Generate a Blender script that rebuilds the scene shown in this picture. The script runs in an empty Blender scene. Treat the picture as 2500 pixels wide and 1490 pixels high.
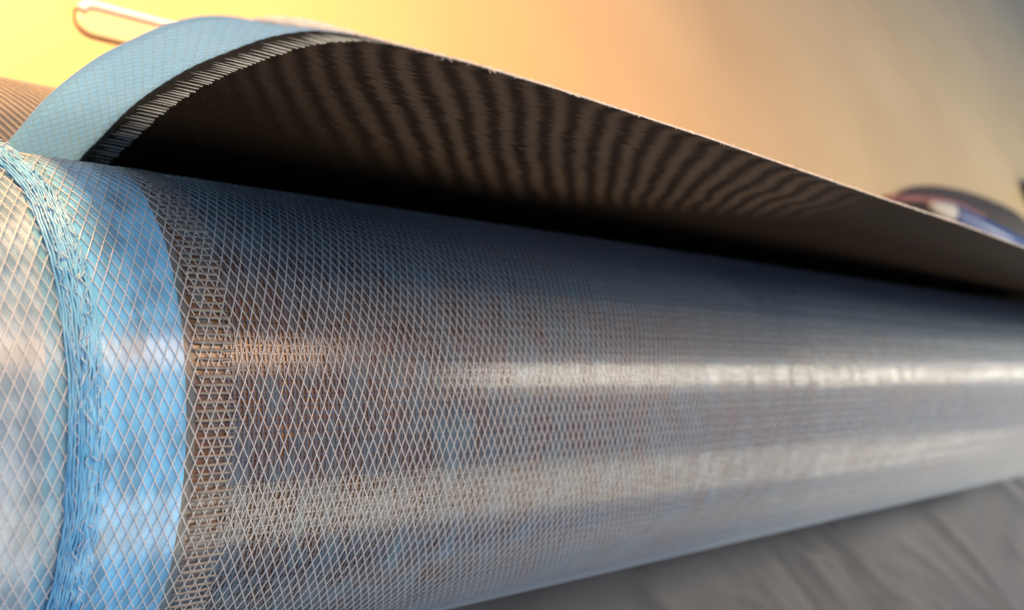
import bpy, bmesh, math, random
import numpy as np
from mathutils import Vector, Matrix, noise
rnd = random.Random(7)
D2R = math.radians
# ---------------------------------------------------------------- frame of the place
# lengths are written in roll radii; S turns them into metres (a roll 10 cm thick)
S = 0.05
d_ = np.array([0.73511759, -0.04996551, -0.67609583])      # roll axis      (world X)
M = np.array([[0.7351175922, -0.0499655118, -0.6760958314],
              [-0.1969690136, 0.9385188918, -0.2835233629],
              [0.6486951004, 0.3415929409, 0.6800800904]])  # rows: world X, Y, Z seen from the camera
CAM = np.array([0.0, -0.89394749, 4.62202798])
H = 1.02                                                   # height of the roll's axis over the table
CV, CU = 3.6905, -0.3919
cb, sb = math.cos(D2R(20)), math.sin(D2R(20))
def W(x, v, u):
    """cross-section coordinates (v into the depth, u upward) -> world"""
    dv, du = v - CV, u - CU
    return ((x) * S, (dv * sb + du * cb) * S, (H - dv * cb + du * sb) * S)
def RC(x, phi, r):
    """point on the roll: phi = 0 faces the camera, + is upward"""
    return W(x, CV - r * math.cos(phi), CU + r * math.sin(phi))

scene = bpy.context.scene
col = scene.collection
# ---------------------------------------------------------------- camera
cd = bpy.data.cameras.new("camera"); cam = bpy.data.objects.new("camera", cd); col.objects.link(cam)
R = Matrix(M.tolist())
cam.matrix_world = Matrix.Translation(Vector(CAM) * S) @ R.to_4x4()
cd.sensor_width = 36; cd.lens = 36 * 2165 / 2500
cd.clip_start = 0.005; cd.clip_end = 100
cd.dof.use_dof = True; cd.dof.focus_distance = 2.95 * S; cd.dof.aperture_fstop = 16.0
scene.camera = cam
# ---------------------------------------------------------------- world and light
wd = bpy.data.worlds.new("World"); scene.world = wd; wd.use_nodes = True
bg = wd.node_tree.nodes["Background"]; bg.inputs[0].default_value = (0.28, 0.52, 0.95, 1); bg.inputs[1].default_value = 0.52
def area(name, pos, target, sx, sy, power, colour, roll=None):
    l = bpy.data.lights.new(name, 'AREA'); l.shape = 'RECTANGLE'; l.size = sx * S; l.size_y = sy * S
    l.energy = power; l.color = colour
    o = bpy.data.objects.new(name, l); col.objects.link(o)
    p = Vector(pos) * S; t = Vector(target) * S
    z = (p - t).normalized(); xax = Vector((1, 0, 0)); xax = (xax - z * xax.dot(z)).normalized(); yax = z.cross(xax)
    o.matrix_world = Matrix.Translation(p) @ Matrix((xax, yax, z)).transposed().to_4x4()
    return o
def dirp(alpha, dist, x):
    """a point at angle alpha over the camera direction, dist radii from the roll's axis"""
    a = D2R(alpha)
    p = W(x, CV - dist * math.cos(a), CU + dist * math.sin(a)); return [q / S for q in p]
def strip(name, p1, p2, width, aim, power, colour):
    """long rectangular lamp from p1 to p2, turned toward the line of the roll"""
    p1, p2 = Vector(p1), Vector(p2); l = bpy.data.lights.new(name, 'AREA'); l.shape = 'RECTANGLE'
    l.size = (p2 - p1).length * S; l.size_y = width * S; l.energy = power; l.color = colour
    o = bpy.data.objects.new(name, l); col.objects.link(o)
    xa = (p2 - p1).normalized(); c = (p1 + p2) / 2; z = (c - Vector(aim)); z = (z - xa * z.dot(xa)).normalized()
    o.matrix_world = Matrix.Translation(c * S) @ Matrix((xa, z.cross(xa), z)).transposed().to_4x4()
area("low_sun_window", (0.3, 6.2, 3.8), (2.4, 2.8, 0), 1.5, 1.5, 3.9, (1.0, 0.50, 0.17))
strip("upper_band_lamp", dirp(36, 10, -6), dirp(36, 10, 7), 3.6, dirp(0, 0, 2), 3.8, (1.0, 0.56, 0.28))  # added unseen lamp, shaped for the warm highlight band on the roll
strip("far_band_lamp", dirp(21, 9, 9), dirp(21, 5, 34), 1.9, dirp(0, 0, 6), 5.0, (1.0, 0.90, 0.72))  # unseen strip added and slanted to lay the cream highlight along the roll
strip("lower_band_lamp", dirp(-34, 10, 0), dirp(-56, 8, 30), 4.2, dirp(0, 0, 6), 4.3, (1.0, 0.84, 0.58))  # lamp added out of view for the roll's lower bright band
scene.view_settings.view_transform = 'Standard'; scene.view_settings.look = 'None'
scene.view_settings.exposure = 0.0; scene.view_settings.gamma = 1.0

# ---------------------------------------------------------------- materials
def mat(name):
    m = bpy.data.materials.new(name); m.use_nodes = True
    nt = m.node_tree; return m, nt, nt.nodes["Principled BSDF"]
def ramp(nt, stops):
    r = nt.nodes.new("ShaderNodeValToRGB"); e = r.color_ramp.elements
    while len(e) < len(stops): e.new(0.5)
    for k, (p, c) in enumerate(stops): e[k].position = p; e[k].color = (*c, 1)
    return r
def coord(nt, kind='Object', scale=(1, 1, 1)):
    t = nt.nodes.new("ShaderNodeTexCoord"); mp = nt.nodes.new("ShaderNodeMapping")
    mp.inputs['Scale'].default_value = scale; nt.links.new(t.outputs[kind], mp.inputs[0]); return mp.outputs[0]
def nz(nt, vec, scale, detail=3, rough=0.5):
    n = nt.nodes.new("ShaderNodeTexNoise"); n.inputs['Scale'].default_value = scale
    n.inputs['Detail'].default_value = detail; n.inputs['Roughness'].default_value = rough
    nt.links.new(vec, n.inputs['Vector']); return n.outputs['Fac']
def bump(nt, b, h, strength, dist=0.001):
    n = nt.nodes.new("ShaderNodeBump"); n.inputs['Strength'].default_value = strength; n.inputs['Distance'].default_value = dist
    nt.links.new(h, n.inputs['Height']); nt.links.new(n.outputs[0], b.inputs['Normal'])
def simple(name, c1, c2, rough, scale=400, spec=0.5, stretch=(1, 1, 1), bumps=0.0, coat=0.0, transl=0.0, alpha=1.0, rvar=0.0):
    m, nt, b = mat(name)
    v = coord(nt, 'Object', stretch)
    f = nz(nt, v, scale)
    r = ramp(nt, [(0.3, c1), (0.7, c2)]); nt.links.new(f, r.inputs[0]); nt.links.new(r.outputs[0], b.inputs['Base Color'])
    b.inputs['Roughness'].default_value = rough; b.inputs['Specular IOR Level'].default_value = spec
    if coat: b.inputs['Coat Weight'].default_value = coat; b.inputs['Coat Roughness'].default_value = 0.12
    if bumps: bump(nt, b, f, bumps, 0.0004)
    out = nt.nodes["Material Output"]; last = b.outputs[0]
    if transl:
        t = nt.nodes.new("ShaderNodeBsdfTranslucent"); nt.links.new(r.outputs[0], t.inputs[0])
        mx = nt.nodes.new("ShaderNodeMixShader"); mx.inputs[0].default_value = transl
        nt.links.new(last, mx.inputs[1]); nt.links.new(t.outputs[0], mx.inputs[2]); last = mx.outputs[0]
    if alpha < 1:
        t = nt.nodes.new("ShaderNodeBsdfTransparent")
        mx = nt.nodes.new("ShaderNodeMixShader"); mx.inputs[0].default_value = alpha
        nt.links.new(t.outputs[0], mx.inputs[1]); nt.links.new(last, mx.inputs[2]); last = mx.outputs[0]
    nt.links.new(last, out.inputs[0])
    return m
m_strand = simple("clear_net_plastic", (.50, .58, .66), (.60, .67, .74), .24, 700, alpha=.48, spec=1.0)
m_film = simple("pale_wrap_film", (.24, .40, .56), (.36, .50, .62), .26, 60, bumps=.15, coat=.3)
m_film2 = simple("teal_wrap_film", (.10, .34, .58), (.20, .46, .66), .28, 90, bumps=.15, coat=.3)
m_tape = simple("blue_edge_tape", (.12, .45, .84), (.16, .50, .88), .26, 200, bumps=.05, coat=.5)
m_gap = simple("grey_green_film", (.09, .115, .125), (.14, .16, .16), .3, 200, bumps=.1)
m_fabric = simple("dark_brown_fabric", (.050, .031, .018), (.20, .115, .058), .24, 60, bumps=.05, spec=.9)
m_weft = simple("grey_weft_thread", (.050, .045, .050), (.085, .070, .062), .2, 500, spec=1.0, alpha=.9)
m_warp = simple("grey_warp_thread", (.06, .075, .12), (.12, .13, .17), .2, 500, spec=1.0, alpha=.9)
m_fringe = simple("pale_fringe_thread", (.13, .14, .15), (.25, .26, .26), .3, 900, spec=.8, alpha=.65)
m_fringe2 = simple("white_fringe_thread", (.62, .56, .46), (.82, .76, .64), .4, 900)
m_cord = simple("blue_hem_cord", (.06, .30, .62), (.16, .46, .76), .38, 260)
m_loop = simple("pale_hem_loop", (.20, .42, .68), (.46, .58, .72), .3, 500, alpha=.7)
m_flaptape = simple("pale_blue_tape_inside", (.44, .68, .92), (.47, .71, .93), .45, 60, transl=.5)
m_flapstrand = simple("pale_strand_inside", (.97, .98, .99), (.98, .99, .99), .4, 400, transl=.95, alpha=.55)
m_band = simple("brown_sheer_band", (.040, .026, .014), (.060, .040, .022), .5, 300)
m_lit_fray = simple("frayed_highlit_edge", (.62, .66, .68), (.86, .84, .80), .4, 900, transl=.5)
m_tan = simple("tan_net_wrap", (.06, .075, .10), (.10, .115, .14), .45, 120)
m_tanstrand = simple("tan_net_plastic", (.34, .33, .31), (.44, .42, .38), .35, 500, alpha=.6)

# clear film of the net: glassy, and hazier where it is seen at a slant
m_clear, nt, b = mat("hazy_clear_film")
b.inputs['Base Color'].default_value = (.095, .20, .30, 1); b.inputs['Roughness'].default_value = .17; b.inputs['Specular IOR Level'].default_value = .9
lw = nt.nodes.new("ShaderNodeLayerWeight"); lw.inputs['Blend'].default_value = .45
vv = coord(nt, 'Object'); hz0 = nz(nt, vv, 150, 3, .7); hz1 = nz(nt, coord(nt, 'Object', (1, .22, .22)), 330, 2, .6)
hm = nt.nodes.new("ShaderNodeMath"); hm.operation = 'MULTIPLY_ADD'; nt.links.new(hz0, hm.inputs[0]); hm.inputs[1].default_value = .5
hh = nt.nodes.new("ShaderNodeMath"); hh.operation = 'MULTIPLY'; nt.links.new(hz1, hh.inputs[0]); hh.inputs[1].default_value = .5; nt.links.new(hh.outputs[0], hm.inputs[2]); hz = hm.outputs[0]
mr = nt.nodes.new("ShaderNodeMapRange"); nt.links.new(lw.outputs['Facing'], mr.inputs[0]); mr.inputs[3].default_value = .0; mr.inputs[4].default_value = .44
rr_ = nt.nodes.new("ShaderNodeMath"); rr_.operation = 'MULTIPLY_ADD'; nt.links.new(hz, rr_.inputs[0]); rr_.inputs[1].default_value = 2.2; rr_.inputs[2].default_value = -1.06
ad = nt.nodes.new("ShaderNodeMath"); ad.operation = 'ADD'; ad.use_clamp = True; nt.links.new(mr.outputs[0], ad.inputs[0]); nt.links.new(rr_.outputs[0], ad.inputs[1])
tt = nt.nodes.new("ShaderNodeBsdfTransparent"); mx = nt.nodes.new("ShaderNodeMixShader"); nt.links.new(ad.outputs[0], mx.inputs[0])
nt.links.new(tt.outputs[0], mx.inputs[1]); nt.links.new(b.outputs[0], mx.inputs[2]); nt.links.new(mx.outputs[0], nt.nodes["Material Output"].inputs[0])
# table top: satin laminate, broad tone noise standing in for soft shadow streaks
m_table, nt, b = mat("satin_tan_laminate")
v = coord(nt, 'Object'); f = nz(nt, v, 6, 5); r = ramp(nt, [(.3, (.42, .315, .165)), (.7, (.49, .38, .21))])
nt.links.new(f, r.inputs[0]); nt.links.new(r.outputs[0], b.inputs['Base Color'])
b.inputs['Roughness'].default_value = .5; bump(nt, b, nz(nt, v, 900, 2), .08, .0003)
# crumpled sheet
m_sheet, nt, b = mat("grey_crumpled_plastic")
v = coord(nt, 'Object'); f = nz(nt, v, 18, 5); r = ramp(nt, [(.3, (.040, .042, .050)), (.7, (.064, .066, .078))])
nt.links.new(f, r.inputs[0]); nt.links.new(r.outputs[0], b.inputs['Base Color'])
b.inputs['Roughness'].default_value = .55; b.inputs['Specular IOR Level'].default_value = .3; bump(nt, b, nz(nt, v, 160, 4), .15, .0008)
# moire weave of the flap: stripe position is a mesh attribute
m_flap, nt, b = mat("dark_weave_with_stripes")
at = nt.nodes.new("ShaderNodeAttribute"); at.attribute_name = "stripe"
uvn = nt.nodes.new("ShaderNodeAttribute"); uvn.attribute_name = "sheet"     # (x, arc, 0) in radii
mp = nt.nodes.new("ShaderNodeMapping"); mp.inputs['Scale'].default_value = (4, 110, 1); nt.links.new(uvn.outputs['Vector'], mp.inputs[0])
jit = nz(nt, mp.outputs[0], 1.0, 2)
def mth(op, a, b_=None, c_=None):
    n = nt.nodes.new("ShaderNodeMath"); n.operation = op
    for k, q in enumerate((a, b_, c_)):
        if q is None: continue
        if isinstance(q, (int, float)): n.inputs[k].default_value = q
        else: nt.links.new(q, n.inputs[k])
    return n.outputs[0]
ph = mth('ADD', at.outputs['Fac'], mth('MULTIPLY', mth('SUBTRACT', jit, .5), 1.3))
sn = mth('COSINE', mth('MULTIPLY', ph, 2 * math.pi))
st = nt.nodes.new("ShaderNodeMapRange"); st.interpolation_type = 'SMOOTHSTEP'
st.inputs[1].default_value = -.7; st.inputs[2].default_value = .8; nt.links.new(sn, st.inputs[0])
am = nt.nodes.new("ShaderNodeAttribute"); am.attribute_name = "stripe_amount"
fac = mth('MULTIPLY', st.outputs[0], am.outputs['Fac'])
mp2 = nt.nodes.new("ShaderNodeMapping"); mp2.inputs['Scale'].default_value = (40, 160, 1); nt.links.new(uvn.outputs['Vector'], mp2.inputs[0])
grain = nz(nt, mp2.outputs[0], 1.0, 3, .7)
fac2 = mth('MULTIPLY', fac, mth('ADD', .55, mth('MULTIPLY', grain, .9)))
mixc = nt.nodes.new("ShaderNodeMix"); mixc.data_type = 'RGBA'
nt.links.new(fac2, mixc.inputs['Factor']); mixc.inputs['A'].default_value = (.020, .0115, .0065, 1); mixc.inputs['B'].default_value = (.105, .070, .045, 1)
vo = nt.nodes.new("ShaderNodeTexVoronoi"); vo.inputs['Scale'].default_value = 1.0
mp3 = nt.nodes.new("ShaderNodeMapping"); mp3.inputs['Scale'].default_value = (22, 34, 1); nt.links.new(uvn.outputs['Vector'], mp3.inputs[0]); nt.links.new(mp3.outputs[0], vo.inputs['Vector'])
sparkle = nt.nodes.new("ShaderNodeMix"); sparkle.data_type = 'RGBA'; nt.links.new(mth('MULTIPLY', mth('LESS_THAN', vo.outputs['Distance'], .07), .5), sparkle.inputs['Factor'])  # sparkle painted into the base colour as pale specks
nt.links.new(mixc.outputs['Result'], sparkle.inputs['A']); sparkle.inputs['B'].default_value = (.5, .42, .32, 1)
nt.links.new(sparkle.outputs['Result'], b.inputs['Base Color']); b.inputs['Roughness'].default_value = .6; b.inputs['Specular IOR Level'].default_value = .2
bump(nt, b, grain, .25, .0005)

# ---------------------------------------------------------------- mesh helpers
def mesh_obj(name, verts, faces, m, parent=None, smooth=True):
    me = bpy.data.meshes.new(name); me.from_pydata(verts, [], faces); me.materials.append(m)
    if smooth: me.shade_smooth()
    o = bpy.data.objects.new(name, me); col.objects.link(o)
    if parent: o.parent = parent
    return o
def tube(path, rad, sides=5, V=None, F=None):
    V = [] if V is None else V; F = [] if F is None else F
    b0 = len(V); n = len(path); pts = [Vector(p) for p in path]
    for i, p in enumerate(pts):
        t = (pts[min(i + 1, n - 1)] - pts[max(i - 1, 0)]).normalized()
        a = t.orthogonal() if i == 0 else prev - t * prev.dot(t)
        a.normalize(); prev = a; bb = t.cross(a)
        r = rad(i / (n - 1)) if callable(rad) else rad
        for k in range(sides):
            an = 2 * math.pi * k / sides
            V.append(tuple(p + (a * math.cos(an) + bb * math.sin(an)) * r * S))
    for i in range(n - 1):
        for k in range(sides):
            F.append((b0 + i * sides + k, b0 + i * sides + (k + 1) % sides, b0 + (i + 1) * sides + (k + 1) % sides, b0 + (i + 1) * sides + k))
    F.append(tuple(b0 + k for k in reversed(range(sides)))); F.append(tuple(b0 + (n - 1) * sides + k for k in range(sides)))
    return V, F
def ribbon(fn, us, hw, hh):
    """flat thread on the roll: fn(u) -> (x, phi, r); hw is the half width as (dx, dphi)"""
    V, F = [], []
    for u in us:
        x, p, r = fn(u)
        for sx, sr in ((-1, -1), (1, -1), (.8, 1), (-.8, 1)): V.append(RC(x + sx * hw[0], p + sx * hw[1], r + sr * hh))
    n = len(us)
    for i in range(n - 1):
        for k in range(4): F.append((i * 4 + k, i * 4 + (k + 1) % 4, (i + 1) * 4 + (k + 1) % 4, (i + 1) * 4 + k))
    F.append((3, 2, 1, 0)); F.append(tuple((n - 1) * 4 + k for k in range(4)))
    return V, F
def grid(fn, us, vs, closed_v=False):
    V = [fn(a, b) for a in us for b in vs]; F = []; nv = len(vs)
    for i in range(len(us) - 1):
        for j in range(nv - (0 if closed_v else 1)):
            F.append((i * nv + j, i * nv + (j + 1) % nv, (i + 1) * nv + (j + 1) % nv, (i + 1) * nv + j))
    return V, F
def solid(o, th, offset=-1):
    md = o.modifiers.new("thickness", 'SOLIDIFY'); md.thickness = th * S; md.offset = offset
def empty(name, loc=(0, 0, 0)):
    o = bpy.data.objects.new(name, None); col.objects.link(o); o.location = loc; o.empty_display_size = .01; return o
def tag(o, label=None, cat=None, group=None, kind=None):
    for k, q in (('label', label), ('category', cat), ('group', group), ('kind', kind)):
        if q: o[k] = q
    return o
lin = lambda a, b, n: [a + (b - a) * i / (n - 1) for i in range(n)]

# ---------------------------------------------------------------- the table and the sheet on it
V, F = [], []
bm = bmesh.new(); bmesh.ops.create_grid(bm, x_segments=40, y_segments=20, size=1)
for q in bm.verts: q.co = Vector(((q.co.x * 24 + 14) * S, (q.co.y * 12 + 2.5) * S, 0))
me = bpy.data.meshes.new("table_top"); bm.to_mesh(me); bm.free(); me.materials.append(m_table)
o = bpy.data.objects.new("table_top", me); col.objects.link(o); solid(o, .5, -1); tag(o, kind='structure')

cr = []                                                # creases of the crumpled sheet
for k in range(46):
    x0 = rnd.uniform(1.5, 15); y0 = rnd.uniform(-3.6, -.55)
    ang = D2R(rnd.gauss(-38, 14)); L = rnd.uniform(.5, 2.4); wd_ = rnd.uniform(.025, .10); a = rnd.choice((1, 1, -1)) * rnd.uniform(.008, .035)
    cr.append((x0, y0, math.cos(ang), math.sin(ang), L, wd_, a, rnd.uniform(-.12, .12)))
def sheet_h(x, y):
    h = .05 + .05 * noise.noise(Vector((x * .45, y * .8, 3))) + .016 * noise.noise(Vector((x * 1.7, y * 2.2, 8)))
    for x0, y0, cx, sy, L, w_, a, k in cr:
        dx, dy = x - x0, y - y0
        s = dx * cx + dy * sy
        if abs(s) > L: continue
        t = -dx * sy + dy * cx - k * s * s
        if abs(t) > 4 * w_: continue
        h += a * math.exp(-(t / w_) ** 2) * (1 - (s / L) ** 2)
    return max(h, .012) * min(1, max(.2, 1 + y * 0.0))
xs = lin(-3, 17, 420); ys = lin(-5.2, .2, 150)
def shp(x, y):
    h = sheet_h(x, y); gap = 1.02 - math.sqrt(max(0, 1.01 - y * y)) if abs(y) < 1 else 9
    return (x * S, y * S, min(h, max(.004, gap - .01)) * S)
V, F = grid(shp, xs, ys); o = mesh_obj("plastic_sheet", V, F, m_sheet); solid(o, .004, -1)
tag(o, "crumpled grey brown plastic sheet lying under the near side of the large net roll", "plastic sheet")

# ---------------------------------------------------------------- the large roll
roll = empty("fabric_roll", (0, 0, 0))
tag(roll, "large roll of dark fabric in clear diamond netting, blue edge tape, flap curling open", "fabric roll")
XL, XR = -1.1, 13.0
def shell(name, x0, x1, r, m, nx=8, th=.004, edge=None, phis=None):
    ph = phis or [2 * math.pi * k / 144 for k in range(144)]
    def fn(a, p):
        x = x0 + (x1 - x0) * a
        if edge: x = edge(a, p)
        return RC(x, p, r)
    V, F = grid(fn, lin(0, 1, nx), ph, closed_v=phis is None)
    return mesh_obj(name, V, F, m, roll)
def hemz(phi):
    p = (math.degrees(phi) + 180) % 360 - 180
    return float(np.interp(p, [-110, -27, -9, 4, 11, 22, 34, 52, 64, 100], [.86, .875, .881, .877, .874, .866, .854, .821, .775, .76]))
def wav(phi, k, a): return a * noise.noise(Vector((math.cos(phi) * k, math.sin(phi) * k, k)))
core = shell("roll_core", 1.165, XR, .984, m_fabric, 12)
shell("wrap_film", XL, .74, .982, m_film, 5)
shell("inner_film", .735, .86, .9825, m_film2, 4)
tp = shell("edge_tape", .80, 1.135, .987, m_tape, 4, edge=lambda a, p: (.84 + (1.135 - .84) * a) + wav(p, 3, .008) * a)
gp = shell("sheer_strip", 1.13, 1.172, .9835, m_gap, 3)
# end disc of the roll, spiral of layers
for xe, nm in ((XL, 'end_layer'), (XR, 'end_layer')):
    pts = []
    for i in range(900):
        a = i / 900 * 2 * math.pi * 9; rr = .25 + .73 * i / 900
        pts.append(RC(xe, a, rr))
    V, F = tube(pts, .02, 4); o = mesh_obj(nm, V, F, m_fabric, roll); o['kind'] = 'stuff'

V, F = grid(lambda x, p: RC(x, p, .9918 + .0016 * noise.noise(Vector((x * 1.3, math.cos(p) * 3, math.sin(p) * 3))) + .0007 * noise.noise(Vector((x * 5, math.cos(p) * 14, math.sin(p) * 14)))), lin(XL, XR, 260), [2 * math.pi * k / 220 for k in range(220)], True)
mesh_obj("clear_film", V, F, m_clear, roll)
def copies(src, n, step, x0, parent, jitter=.0):
    out = []
    for k in range(n):
        o = src[k % len(src)] if k < len(src) else src[k % len(src)].copy()
        if k >= len(src): col.objects.link(o)
        o.parent = parent
        o.location = ((x0 + k * step + rnd.uniform(-jitter, jitter)) * S, 0, 0); out.append(o)
    return out
def helix(slope, seed, r, p0=-130, p1=130, step=2.4):
    pts = []; n = int((p1 - p0) / step)
    for i in range(n + 1):
        p = D2R(p0 + (p1 - p0) * i / n)
        x = -slope * p + .0022 * noise.noise(Vector((p * 5, seed * 7.1, 0)))
        pts.append(RC(x, p, r + .0012 * noise.noise(Vector((p * 9, seed * 3.3, 5)))))
    return pts
PITCH = .0356
src_a = []; src_b = []
for s in range(5):
    V, F = tube(helix(.49, s, .9915), lambda t, s=s: .0025 + .0006 * noise.noise(Vector((t * 60, s, 2))), 5); src_a.append(mesh_obj("net_strand", V, F, m_strand))
    V, F = tube(helix(-.36, s + 9, .9935), lambda t, s=s: .0024 + .0006 * noise.noise(Vector((t * 60, s, 4))), 5); src_b.append(mesh_obj("net_strand", V, F, m_strand))
copies(src_a, 150, PITCH, -.35, roll, .0012)
copies(src_b, 150, PITCH, -.35, roll, .0012)
V, F = [], []
for k in range(150, 340):
    for sl, rr in ((.49, .9915), (-.36, .9935)):
        pts = [(p[0] + (-.35 + k * PITCH) * S, p[1], p[2]) for p in helix(sl, k, rr, step=6)]
        tube(pts, .0030, 3, V, F)
o = mesh_obj("net_strand_far", V, F, m_strand, roll); o['kind'] = 'stuff'

# woven threads of the fabric below the netting
V, F = ribbon(lambda p: (0, D2R(p), .9905), lin(-130, 130, 90), (.0032, 0), .0012); wr = mesh_obj("warp_thread", V, F, m_warp, smooth=False)
copies([wr], 230, .0165, 1.275, roll, .0014)
V, F = [], []
for k in range(230, 700):
    V2, F2 = ribbon(lambda p: (1.275 + .0165 * k + rnd.uniform(-.0008, .0008), D2R(p), .9905), lin(-110, 110, 40), (.0040, 0), .0012)
    b0 = len(V); V += V2; F += [tuple(b0 + i for i in f) for f in F2]
o = mesh_obj("warp_thread_far", V, F, m_warp, roll, smooth=False); o['kind'] = 'stuff'
for k in range(150):
    p = D2R(-125 + 250 * k / 149); q = rnd.uniform(-.0015, .0015)
    n = 26
    V, F = ribbon(lambda i: (1.262 + (XR - 1.262) * (i / n) ** 1.9, p + q + .002 * noise.noise(Vector((i * .6, k * 3.1, 0))), .9885), range(n + 1), (0, .0044), .0012)
    mesh_obj("weft_thread", V, F, m_weft, roll, smooth=False)
# fringe: short pale threads between tape and fabric
for k in range(150):
    p = D2R(-118 + 1.62 * k + rnd.uniform(-.12, .12))
    x0 = 1.165 + rnd.uniform(-.006, .008); x1 = 1.292 + rnd.uniform(-.012, .012)
    pts = [RC(x0 + (x1 - x0) * i / 6, p + .002 * noise.noise(Vector((i * .9, k, 0))), .991) for i in range(7)]
    rr = rnd.uniform(.0050, .0078)
    V, F = tube(pts, lambda t, rr=rr: rr * (.55 + .45 * math.sin(math.pi * min(1, t * 1.6 + .15)) if t < .5 else 1), 5); mesh_obj("fringe_thread", V, F, m_fringe, roll)

# blue gathered hem: cords with pale net loops drawn through
hem = mesh_obj("hem", *grid(lambda a, p: RC(hemz(p) - .085 + .10 * a + wav(p, 6, .012), p, .990 + .022 * math.sin(math.pi * a)), lin(0, 1, 8), [2 * math.pi * k / 180 for k in range(180)], True), m_cord, roll)
for k in range(15):
    off = -.082 + .0066 * k; pts = []
    for i in range(361):
        p = -math.pi + 2 * math.pi * i / 360
        a = (off + .085) / .10
        x = hemz(p) + off + .006 * math.sin(p * 70 + k * 1.1) * noise.noise(Vector((p * 6, k * .5, 1))) + .006 * noise.noise(Vector((math.cos(p) * 8, math.sin(p) * 8, k * .37)))
        pts.append(RC(x, p, .996 + .024 * math.sin(math.pi * min(max(a, 0), 1)) + .004 * noise.noise(Vector((p * 30, k, 4)))))
    V, F = tube(pts, .0042, 5); mesh_obj("cord", V, F, m_cord if k % 4 else m_loop if k > 12 else m_cord, hem)
V, F = [], []
nl = 130
for k in range(nl):
    p0 = 2 * math.pi * k / nl * 1.0
    for j in range(1):
        o_ = rnd.uniform(-.06, .012); a = (o_ + .085) / .1
        p1 = p0 + rnd.uniform(-.01, .03); L = rnd.uniform(.012, .05); sl = rnd.choice((.55, -.45, .5))
        pts = [RC(hemz(p1) + o_ + sl * L * (t - .5) + .003 * math.sin(6 * t), p1 + L * (t - .5), 1.004 + .026 * math.sin(math.pi * a)) for t in lin(0, 1, 6)]
        V2, F2 = tube(pts, lambda t: .0012 + .0022 * math.sin(math.pi * t), 4); mesh_obj("net_loop", V2, F2, m_loop, hem)

for base, depth, ph0 in ((.010, .030, 0), (-.004, .034, .5), (-.030, .030, .2), (-.062, .022, .7)):
    for seg in range(8):
        pts = []
        for i in range(61):
            p = -math.pi + 2 * math.pi * (seg + i / 60) / 8
            ph = (p / .062 + ph0) % 1.0; tri = abs(2 * ph - 1) ** 1.4
            o_ = base - depth * tri * (.6 + .6 * noise.noise(Vector((math.cos(p) * 9, math.sin(p) * 9, base * 90))))
            a = min(max((o_ + .085) / .1, 0), 1)
            pts.append(RC(hemz(p) + o_, p, 1.000 + .024 * math.sin(math.pi * a)))
        V, F = tube(pts, lambda t: .0018 + .0010 * noise.noise(Vector((t * 50, seg, base * 50))), 4); mesh_obj("lacing", V, F, m_loop, hem)

# ---------------------------------------------------------------- the flap curling open above the roll
# profile as (distance, angle) seen in the cross-section; starts on the back of the roll
back = []
for a, r in ((-60, 1.012), (-30, 1.014), (0, 1.018), (20, 1.022), (40, 1.03), (58, 1.05)):
    v_, u_ = CV + r * math.cos(D2R(a)), CU + r * math.sin(D2R(a)); back.append((math.hypot(v_, u_), math.degrees(math.atan2(u_, v_))))
front = [(3.99, 9.4), (3.75, 10.95), (3.40, 13.45), (2.98, 16.1), (2.64, 18.1), (2.42, 19.5), (2.22, 20.55), (2.06, 21.1), (1.97, 21.25)]
prof = np.array([(r * math.cos(D2R(t)), r * math.sin(D2R(t))) for r, t in back + front])
def catmull(P, n):
    out = []; Pp = np.vstack([2 * P[0] - P[1], P, 2 * P[-1] - P[-2]])
    for i in range(1, len(Pp) - 2):
        for t in np.arange(n) / n:
            a, b_, c_, e = Pp[i - 1], Pp[i], Pp[i + 1], Pp[i + 2]
            out.append(.5 * ((2 * b_) + (c_ - a) * t + (2 * a - 5 * b_ + 4 * c_ - e) * t * t + (3 * b_ - a - 3 * c_ + e) * t ** 3))
    out.append(P[-1]); return np.array(out)
dense = catmull(prof, 12)
arc = np.concatenate([[0], np.cumsum(np.linalg.norm(np.diff(dense, axis=0), axis=1))]); ARC = arc[-1]
def tedge(x): return float(np.interp(x, [.5, .873, 1.135, 1.5, 1.8, 2.17, 2.6, 3.2, 3.9, 4.9, 6.1, 9, 13], [19.6, 20.15, 21.2, 21.6, 21.66, 21.53, 21.37, 20.95, 20.5, 20.0, 18.9, 16.5, 14]))
def flap(x, s, lift=0.0):
    """sheet point at axial x and arc length s; lift > 0 is toward the camera side"""
    v_ = np.interp(s, arc, dense[:, 0]); u_ = np.interp(s, arc, dense[:, 1])
    r, t = math.hypot(v_, u_), math.degrees(math.atan2(u_, v_))
    if t > 9.4: 
        k = (tedge(x) - 9.4) / (21.25 - 9.4); k = 1 + (k - 1) * min(1, (t - 9.4) / 4)
        t = 9.4 + (t - 9.4) * k
    r -= lift
    return W(x, r * math.cos(D2R(t)), r * math.sin(D2R(t)))
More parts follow.
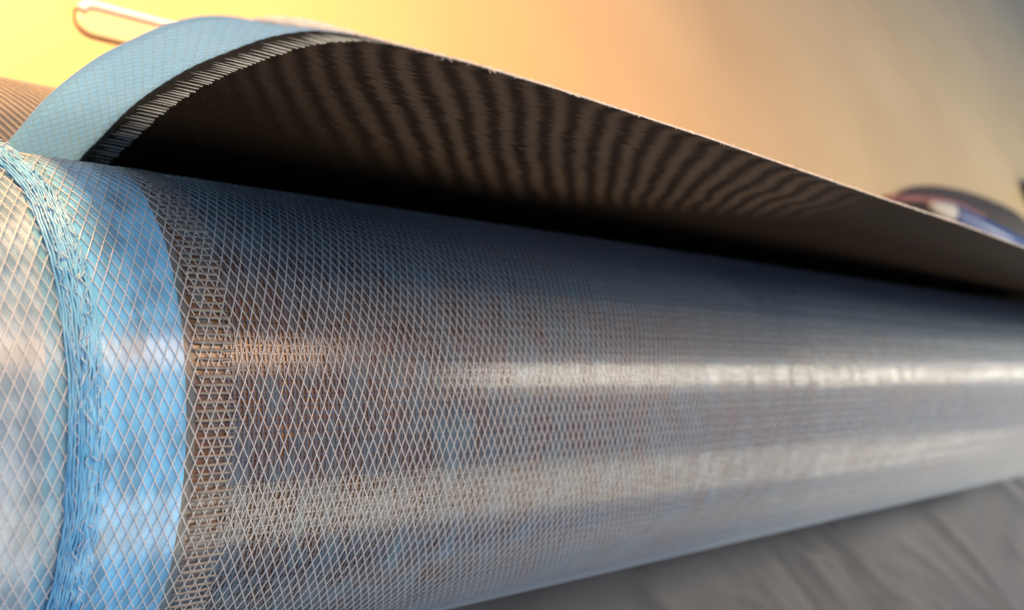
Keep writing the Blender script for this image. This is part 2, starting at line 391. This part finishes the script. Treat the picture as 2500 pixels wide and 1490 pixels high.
# stripe field of the weave: stripe number as a smooth function of (log x, theta)
STR = {0: [(20, 470), (80, 600), (170, 760)], 1: [(130, 400), (200, 520), (290, 650), (350, 780)], 2: [(290, 400), (370, 520), (430, 640), (480, 800)],
 3: [(430, 360), (500, 480), (560, 600), (600, 700), (650, 830)], 4: [(600, 330), (660, 450), (700, 600), (740, 740), (800, 900)],
 5: [(750, 300), (800, 420), (840, 560), (860, 700), (900, 850), (930, 930)], 6: [(940, 330), (970, 450), (985, 600), (990, 720), (1030, 850), (1070, 950)],
 7: [(1130, 380), (1135, 500), (1125, 640), (1130, 760), (1160, 900), (1190, 980)], 8: [(1300, 420), (1280, 520), (1260, 640), (1265, 780), (1290, 900), (1300, 960)],
 9: [(1460, 490), (1420, 600), (1400, 740), (1400, 880), (1400, 960)], 10: [(1600, 530), (1560, 640), (1530, 740), (1520, 880), (1510, 950)],
 11: [(1740, 580), (1680, 680), (1650, 780), (1610, 920)], 12: [(1880, 620), (1810, 720), (1760, 830), (1700, 960)], 13: [(2010, 660), (1930, 760), (1870, 860), (1790, 980)],
 14: [(2140, 710), (2040, 810), (1950, 920), (1880, 1010)], 15: [(2290, 750), (2150, 850), (2050, 950), (1980, 1020)], 16: [(2420, 790), (2300, 870), (2150, 980)],
 17: [(2571, 816), (2342, 923), (2190, 1015)], 18: [(2685, 847), (2434, 938), (2289, 1022)], 19: [(2785, 877), (2571, 961), (2403, 1030)],
 20: [(2861, 908), (2685, 984), (2533, 1030)], 21: [(2930, 946), (2724, 1007)]}
th_d = np.degrees(np.arctan2(dense[:, 1], dense[:, 0])); rh_d = np.hypot(dense[:, 0], dense[:, 1]); vis = np.arange(len(dense)) >= 12 * 6
A, B = [], []
u_c = np.array([0.03677646, 0.99875094, -0.03382372]); w_c = np.array([-0.676941369, 0, -0.736036944])
def feat(x, t):
    a = math.log(x) - 1.0; q = (t - 15) / 6
    return [1, a, a * a, a ** 3, q, q * a, q * a * a, q * q, q * q * a, q ** 3]
for k, L in STR.items():
    for px, py in L:
        X, Y = 800 + px * .4418, 50 + py * .4418
        ray = np.array([(X - 1250) / 2165, -(Y - 745) / 2165, -1.0])
        a, b2, s2 = ray @ u_c, ray @ w_c, ray @ d_
        t = math.degrees(math.atan2(a, b2)); rho = np.interp(t, th_d[vis], rh_d[vis]); x = s2 / math.hypot(a, b2) * rho
        A.append(feat(x, t)); B.append(k)
coef = np.linalg.lstsq(np.array(A), np.array(B), rcond=None)[0]
QP = np.array([[f[1], f[4]] for f in A]); QK = np.array(B, float)
def tps(d): return np.where(d > 1e-9, d * d * np.log(np.maximum(d, 1e-9)), 0)
nq = len(QP); Kq = tps(np.linalg.norm(QP[:, None] - QP[None], axis=2)) + .004 * np.eye(nq); Pq = np.hstack([np.ones((nq, 1)), QP])
sol = np.linalg.solve(np.block([[Kq, Pq], [Pq.T, np.zeros((3, 3))]]), np.concatenate([QK, np.zeros(3)]))
def phase(x, t):
    q = np.array([math.log(x) - 1.0, (t - 15) / 6])
    return float(tps(np.linalg.norm(QP - q, axis=1)) @ sol[:nq] + sol[nq] + q @ sol[nq + 1:])
print('stripe fit', np.abs(np.array(A) @ coef - np.array(B)).max())
S0 = arc[12 * 4]
def flap_part(name, x0, x1, nx, m, ns=110, power=1.0, s0=0.0, s1=None, lift=0.0, th=.004, parent=roll):
    xs = [x0 + (x1 - x0) * (i / (nx - 1)) ** power for i in range(nx)]; ss = lin(s0, ARC if s1 is None else s1, ns)
    V, F = grid(lambda x, s: flap(x, s, lift), xs, ss); o = mesh_obj(name, V, F, m, parent); solid(o, th, 0)
    return o, xs, ss
flapo, xs_, ss_ = flap_part("loose_flap", 1.25, 13, 150, m_flap, power=1.7)
me = flapo.data
a1 = me.attributes.new("stripe", 'FLOAT', 'POINT'); a2 = me.attributes.new("stripe_amount", 'FLOAT', 'POINT'); a3 = me.attributes.new("sheet", 'FLOAT_VECTOR', 'POINT')
i = 0
for x in xs_:
    for s in ss_:
        v_ = np.interp(s, arc, dense[:, 0]); u_ = np.interp(s, arc, dense[:, 1]); t = math.degrees(math.atan2(u_, v_))
        t = max(t, 9.4) if s > S0 else 9.4
        xx = min(x, 6.5)
        a1.data[i].value = phase(xx, t)
        am_ = min(1, max(0, (a1.data[i].value + 5.0) / 8)) * (1 if x < 5 else max(0, 1 - (x - 5) / 1.5))
        tl = float(np.interp(x, [1.5, 2.2, 3.0, 3.6, 4.2, 4.7, 6], [13.5, 12, 11.3, 12, 13.2, 14.5, 18]))
        am_ *= min(1, max(0.0, (t - tl) / 2.6)) * min(1, max(0, (22.5 - a1.data[i].value) / 4))
        a2.data[i].value = am_; a3.data[i].vector = (x, s, 0); i += 1
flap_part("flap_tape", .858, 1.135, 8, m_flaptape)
flap_part("sheer_band", 1.134, 1.252, 5, m_band)
# frayed free edge; white strip paints its sun highlight, widest near the corner
for x0, x1, w0, w1, m in ((.90, 1.16, .012, .010, m_lit_fray),):
    pass
V, F = [], []
def lit_edge(x, a):
    wdt = (.018 * math.exp(-((x - 1.0) / .09) ** 2) + .007)
    p = np.array(flap(x, ARC)); q = np.array(flap(x, ARC - .06)); dr = p - q; dr /= np.linalg.norm(dr)
    up = np.array(W(0, 0, 1)) - np.array(W(0, 0, 0)); up /= np.linalg.norm(up)
    e = wdt * (1 + .3 * noise.noise(Vector((x * 22, 3, 1))) + (.7 if x > 1.25 else 0) * noise.noise(Vector((x * 75, 9, 1)))) * a * S
    return tuple(p + (dr * .35 + up * .9) * e)
xb = [.885 + (11 - .885) * (i / 900) ** 1.6 for i in range(901)]
V, F = grid(lit_edge, xb, [0, .33, .66, 1]); o = mesh_obj("edge_highlight", V, F, m_lit_fray, roll); solid(o, .004, 0)
V, F = [], []
for k in range(520):
    x = .9 + 6.5 * rnd.random() ** 1.6; p = np.array(flap(x, ARC - .004)); q = np.array(flap(x, ARC - .06)); dr = (p - q) / np.linalg.norm(p - q)
    L = rnd.uniform(.003, .011); sd = Vector((rnd.gauss(0, .8), rnd.gauss(0, .5), rnd.gauss(.2, .5)))
    pts = [Vector(p) + Vector(dr) * (L * t * S) + sd * (L * t * t * .8 * S) for t in (0, .35, .7, 1)]
    tube(pts, .0014, 3, V, F)
o = mesh_obj("loose_fibres", V, F, m_lit_fray, roll); o['kind'] = 'stuff'
# net strands seen through the tape of the flap, both directions
def fstr(x_start, s_start, slope, lift):
    pts = []; x = x_start; s = s_start
    for i in range(60):
        if x > 1.133: break
        if s < 0 or s > ARC: break
        pts.append(flap(x, s, lift)); x += .009; s += .009 / slope
    return pts
s = S0 - .5
while s < ARC + 1:
    for sl, lf in ((.49, .006), (-.36, .007)):
        off = 0
        for x0 in (.874,):
            # walk in from either end of the tape's width
            pts = []
            for i in range(30):
                x = .874 + .009 * i; q = s + (x - .874) / sl
                if S0 < q < ARC - .01: pts.append(flap(x, q, lf))
            if len(pts) > 3:
                V, F = tube(pts, .0026, 4); mesh_obj("flap_strand", V, F, m_flapstrand, roll)
    s += PITCH / .42
# fringe threads on the flap
s = S0; k = 0
while s < ARC - .05:
    k += 1
    x0 = 1.150 + rnd.uniform(0, .035); x1 = 1.252 + rnd.uniform(-.004, .006)
    pts = [flap(x0 + (x1 - x0) * i / 5, s + .002 * math.sin(i), .005) for i in range(6)]
    rr = rnd.uniform(.0028, .0055)
    V, F = tube(pts, lambda t, rr=rr: rr * (.25 + .75 * min(1, t * 1.5)), 4); mesh_obj("fringe_thread", V, F, m_fringe2, roll)
    s += .030 * rnd.uniform(.75, 1.3)

# ---------------------------------------------------------------- second roll, behind at the left
roll2 = empty("fabric_roll", (0, 0, 0))
tag(roll2, "smaller tan roll in diamond netting showing at the left edge behind the blue flap", "fabric roll")
r2 = .38
best = None
for i in range(4000):
    y = 1.4 + i * .0005
    # centre in (v,u): world y,z -> section
    z = r2 - H; v_ = CV + y * sb - z * cb; u_ = CU + y * cb + z * sb
    rho = math.hypot(v_, u_); t = math.degrees(math.atan2(u_, v_) + math.asin(r2 / rho))
    if best is None or abs(t - 13.5) < best[0]: best = (abs(t - 13.5), y)
Y2 = best[1]; print('second roll', best)
def R2(x, p, r): return (x * S, (Y2 + r * math.cos(p)) * S, (r2 + .004 + r * math.sin(p)) * S)
X2 = 5.0
V, F = grid(lambda x, p: R2(x, p, r2 - .012), lin(-2, X2, 6), [2 * math.pi * k / 96 for k in range(96)], True); mesh_obj("wrap", V, F, m_tan, roll2)
V, F = tube([R2(X2, a_ / 20, .1 + (r2 - .13) * a_ / 900) for a_ in range(900)], .02, 4); o = mesh_obj("end_layer", V, F, m_tan, roll2); o['kind'] = 'stuff'
def h2(sl): return [R2(sl * D2R(p), D2R(p), r2 - .006) for p in range(-30, 215, 5)]
sr = []
for sl in (.42, -.42):
    V, F = tube(h2(sl), .0045, 4); sr.append(mesh_obj("net_strand", V, F, m_tanstrand))
for q in sr: copies([q], 60, .042, -1.2, roll2)

# ---------------------------------------------------------------- things on the table
# rounded plate at top left
def rounded(w, h, r, n=8):
    P = []
    for cx, cy, a0 in ((w / 2 - r, h / 2 - r, 0), (-w / 2 + r, h / 2 - r, 90), (-w / 2 + r, -h / 2 + r, 180), (w / 2 - r, -h / 2 + r, 270)):
        for i in range(n + 1):
            a = D2R(a0 + 90 * i / n); P.append((cx + r * math.cos(a), cy + r * math.sin(a)))
    return P
m_plate = simple("yellow_enamel", (.60, .47, .30), (.62, .49, .31), .16, 30, coat=1.0)
m_seam = simple("dark_seam", (.08, .05, .03), (.12, .08, .04), .6, 100)
plate = empty("rounded_tray", (2.0 * S, 2.663 * S, 0))
tag(plate, "yellow flat tray with rounded corners, dark seam and white strip painting its glare, behind the blue flap", "tray")
def slab(name, w, h, r, z0, z1, bev, m, parent):
    P0 = rounded(w, h, r); P1 = rounded(w - 2 * bev, h - 2 * bev, max(r - bev, .01)); n = len(P0)
    V = [(x * S, y * S, z0 * S) for x, y in P0]
    for k in range(1, 6):
        a = k / 5 * math.pi / 2
        for (x, y), (x1, y1) in zip(P0, P1):
            f = 1 - math.cos(a); V.append(((x + (x1 - x) * f) * S, (y + (y1 - y) * f) * S, (z0 + (z1 - z0) * math.sin(a)) * S))
    F = [(k * n + i, k * n + (i + 1) % n, (k + 1) * n + (i + 1) % n, (k + 1) * n + i) for k in range(5) for i in range(n)]
    F.append(tuple(5 * n + i for i in range(n))); F.append(tuple(reversed(range(n))))
    return mesh_obj(name, V, F, m, parent, smooth=False)
slab("seam", .93, .235, .10, .0008, .006, .004, m_seam, plate)
slab("plate_top", .905, .215, .095, .0015, .03, .02, m_plate, plate)
m_glare = simple("painted_glare", (.84, .83, .80), (.88, .87, .85), .25, 50, coat=1.0)  # glare on the far edge, put in as a white strip
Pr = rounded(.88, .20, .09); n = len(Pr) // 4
V, F = tube([(x * S, y * S, .034 * S) for x, y in Pr[:2 * n - 2]], .028, 8); mesh_obj("glare_strip", V, F, m_glare, plate)

# pouch with red piping, and the marker in front of it
m_pouch = simple("dark_cloth", (.030, .022, .016), (.055, .040, .028), .7, 120, bumps=.3)
m_red = simple("red_piping", (.15, .03, .025), (.19, .045, .035), .45, 200)
m_white = simple("white_plastic", (.30, .29, .26), (.34, .33, .29), .35, 100)
m_bluep = simple("blue_plastic", (.014, .04, .14), (.02, .05, .17), .3, 100)
m_black = simple("black_plastic", (.02, .02, .02), (.03, .03, .03), .35, 100)
pouch = empty("zip_pouch", (15.6 * S, 2.93 * S, 0)); pouch.rotation_euler = (0, 0, D2R(3))
tag(pouch, "dark cloth pouch with red piping along its top, at the far right behind the flap", "pouch")
def pz(x, y): return .004 + .24 * math.exp(-((x / 2.6) ** 4)) * math.exp(-((y / .52) ** 4)) + .03 * noise.noise(Vector((x * 1.5, y * 2, 1))) * math.exp(-(x / 2.6) ** 4 - (y / .55) ** 4)
def pv(r, a): x, y = 3.3 * r * math.cos(a), .74 * r * math.sin(a); return (x * S, y * S, pz(x, y) * S)
V, F = grid(pv, lin(.01, 1, 30), [2 * math.pi * k / 60 for k in range(60)], True); o = mesh_obj("pouch_body", V, F, m_pouch, pouch); solid(o, .02, -1)
pts = [(x * S, y * S, (pz(x, y) + .02) * S) for x, y in ((x, .30 - .10 * ((x + 1.8) / 1.5) ** 2 - .05 * (x + 1.8)) for x in lin(-3.3, -.3, 40))]
V, F = tube(pts, .05, 8); mesh_obj("piping", V, F, m_red, pouch)
pen = empty("marker_pen", (12.85 * S, 2.86 * S, 0))
tag(pen, "blue pen with a white conical tip lying on the dark pouch", "pen")
def lathe(name, prof_, m, parent, o0, dr):
    V, F = [], []; t = Vector(dr).normalized(); a = t.orthogonal().normalized(); b_ = t.cross(a); n = 20
    for s_, r_ in prof_:
        for k in range(n):
            an = 2 * math.pi * k / n; V.append(tuple((Vector(o0) + t * s_ + (a * math.cos(an) + b_ * math.sin(an)) * r_) * S))
    for i in range(len(prof_) - 1):
        for k in range(n): F.append((i * n + k, i * n + (k + 1) % n, (i + 1) * n + (k + 1) % n, (i + 1) * n + k))
    F.append(tuple(reversed(range(n)))); F.append(tuple((len(prof_) - 1) * n + k for k in range(n)))
    return mesh_obj(name, V, F, m, parent)
PD = (1, -.095, .0)
lathe("tip", [(0, .03), (.05, .06), (.5, .14), (.62, .15)], m_white, pen, (0, 0, .38), PD)
lathe("barrel", [(.7, .15), (.72, .165), (3.6, .165), (3.62, .15)], m_bluep, pen, (0, 0, .38), PD)
lathe("end_cap", [(3.62, .14), (3.64, .16), (3.8, .16), (3.83, .13)], m_white, pen, (0, 0, .38), PD)
knob = empty("black_knob", (19.55 * S, 4.05 * S, 0))
tag(knob, "small black ribbed knob at the right edge of the photo beyond the pouch", "knob")
lathe("knob_cap", [(0, .30), (.02, .34), (.30, .34), (.36, .28)], m_black, knob, (0, 0, 0), (0, 0, 1))
lathe("knob_base", [(0, .42), (.02, .44), (.06, .44), (.08, .40)], m_black, knob, (0, 0, .001), (0, 0, 1))
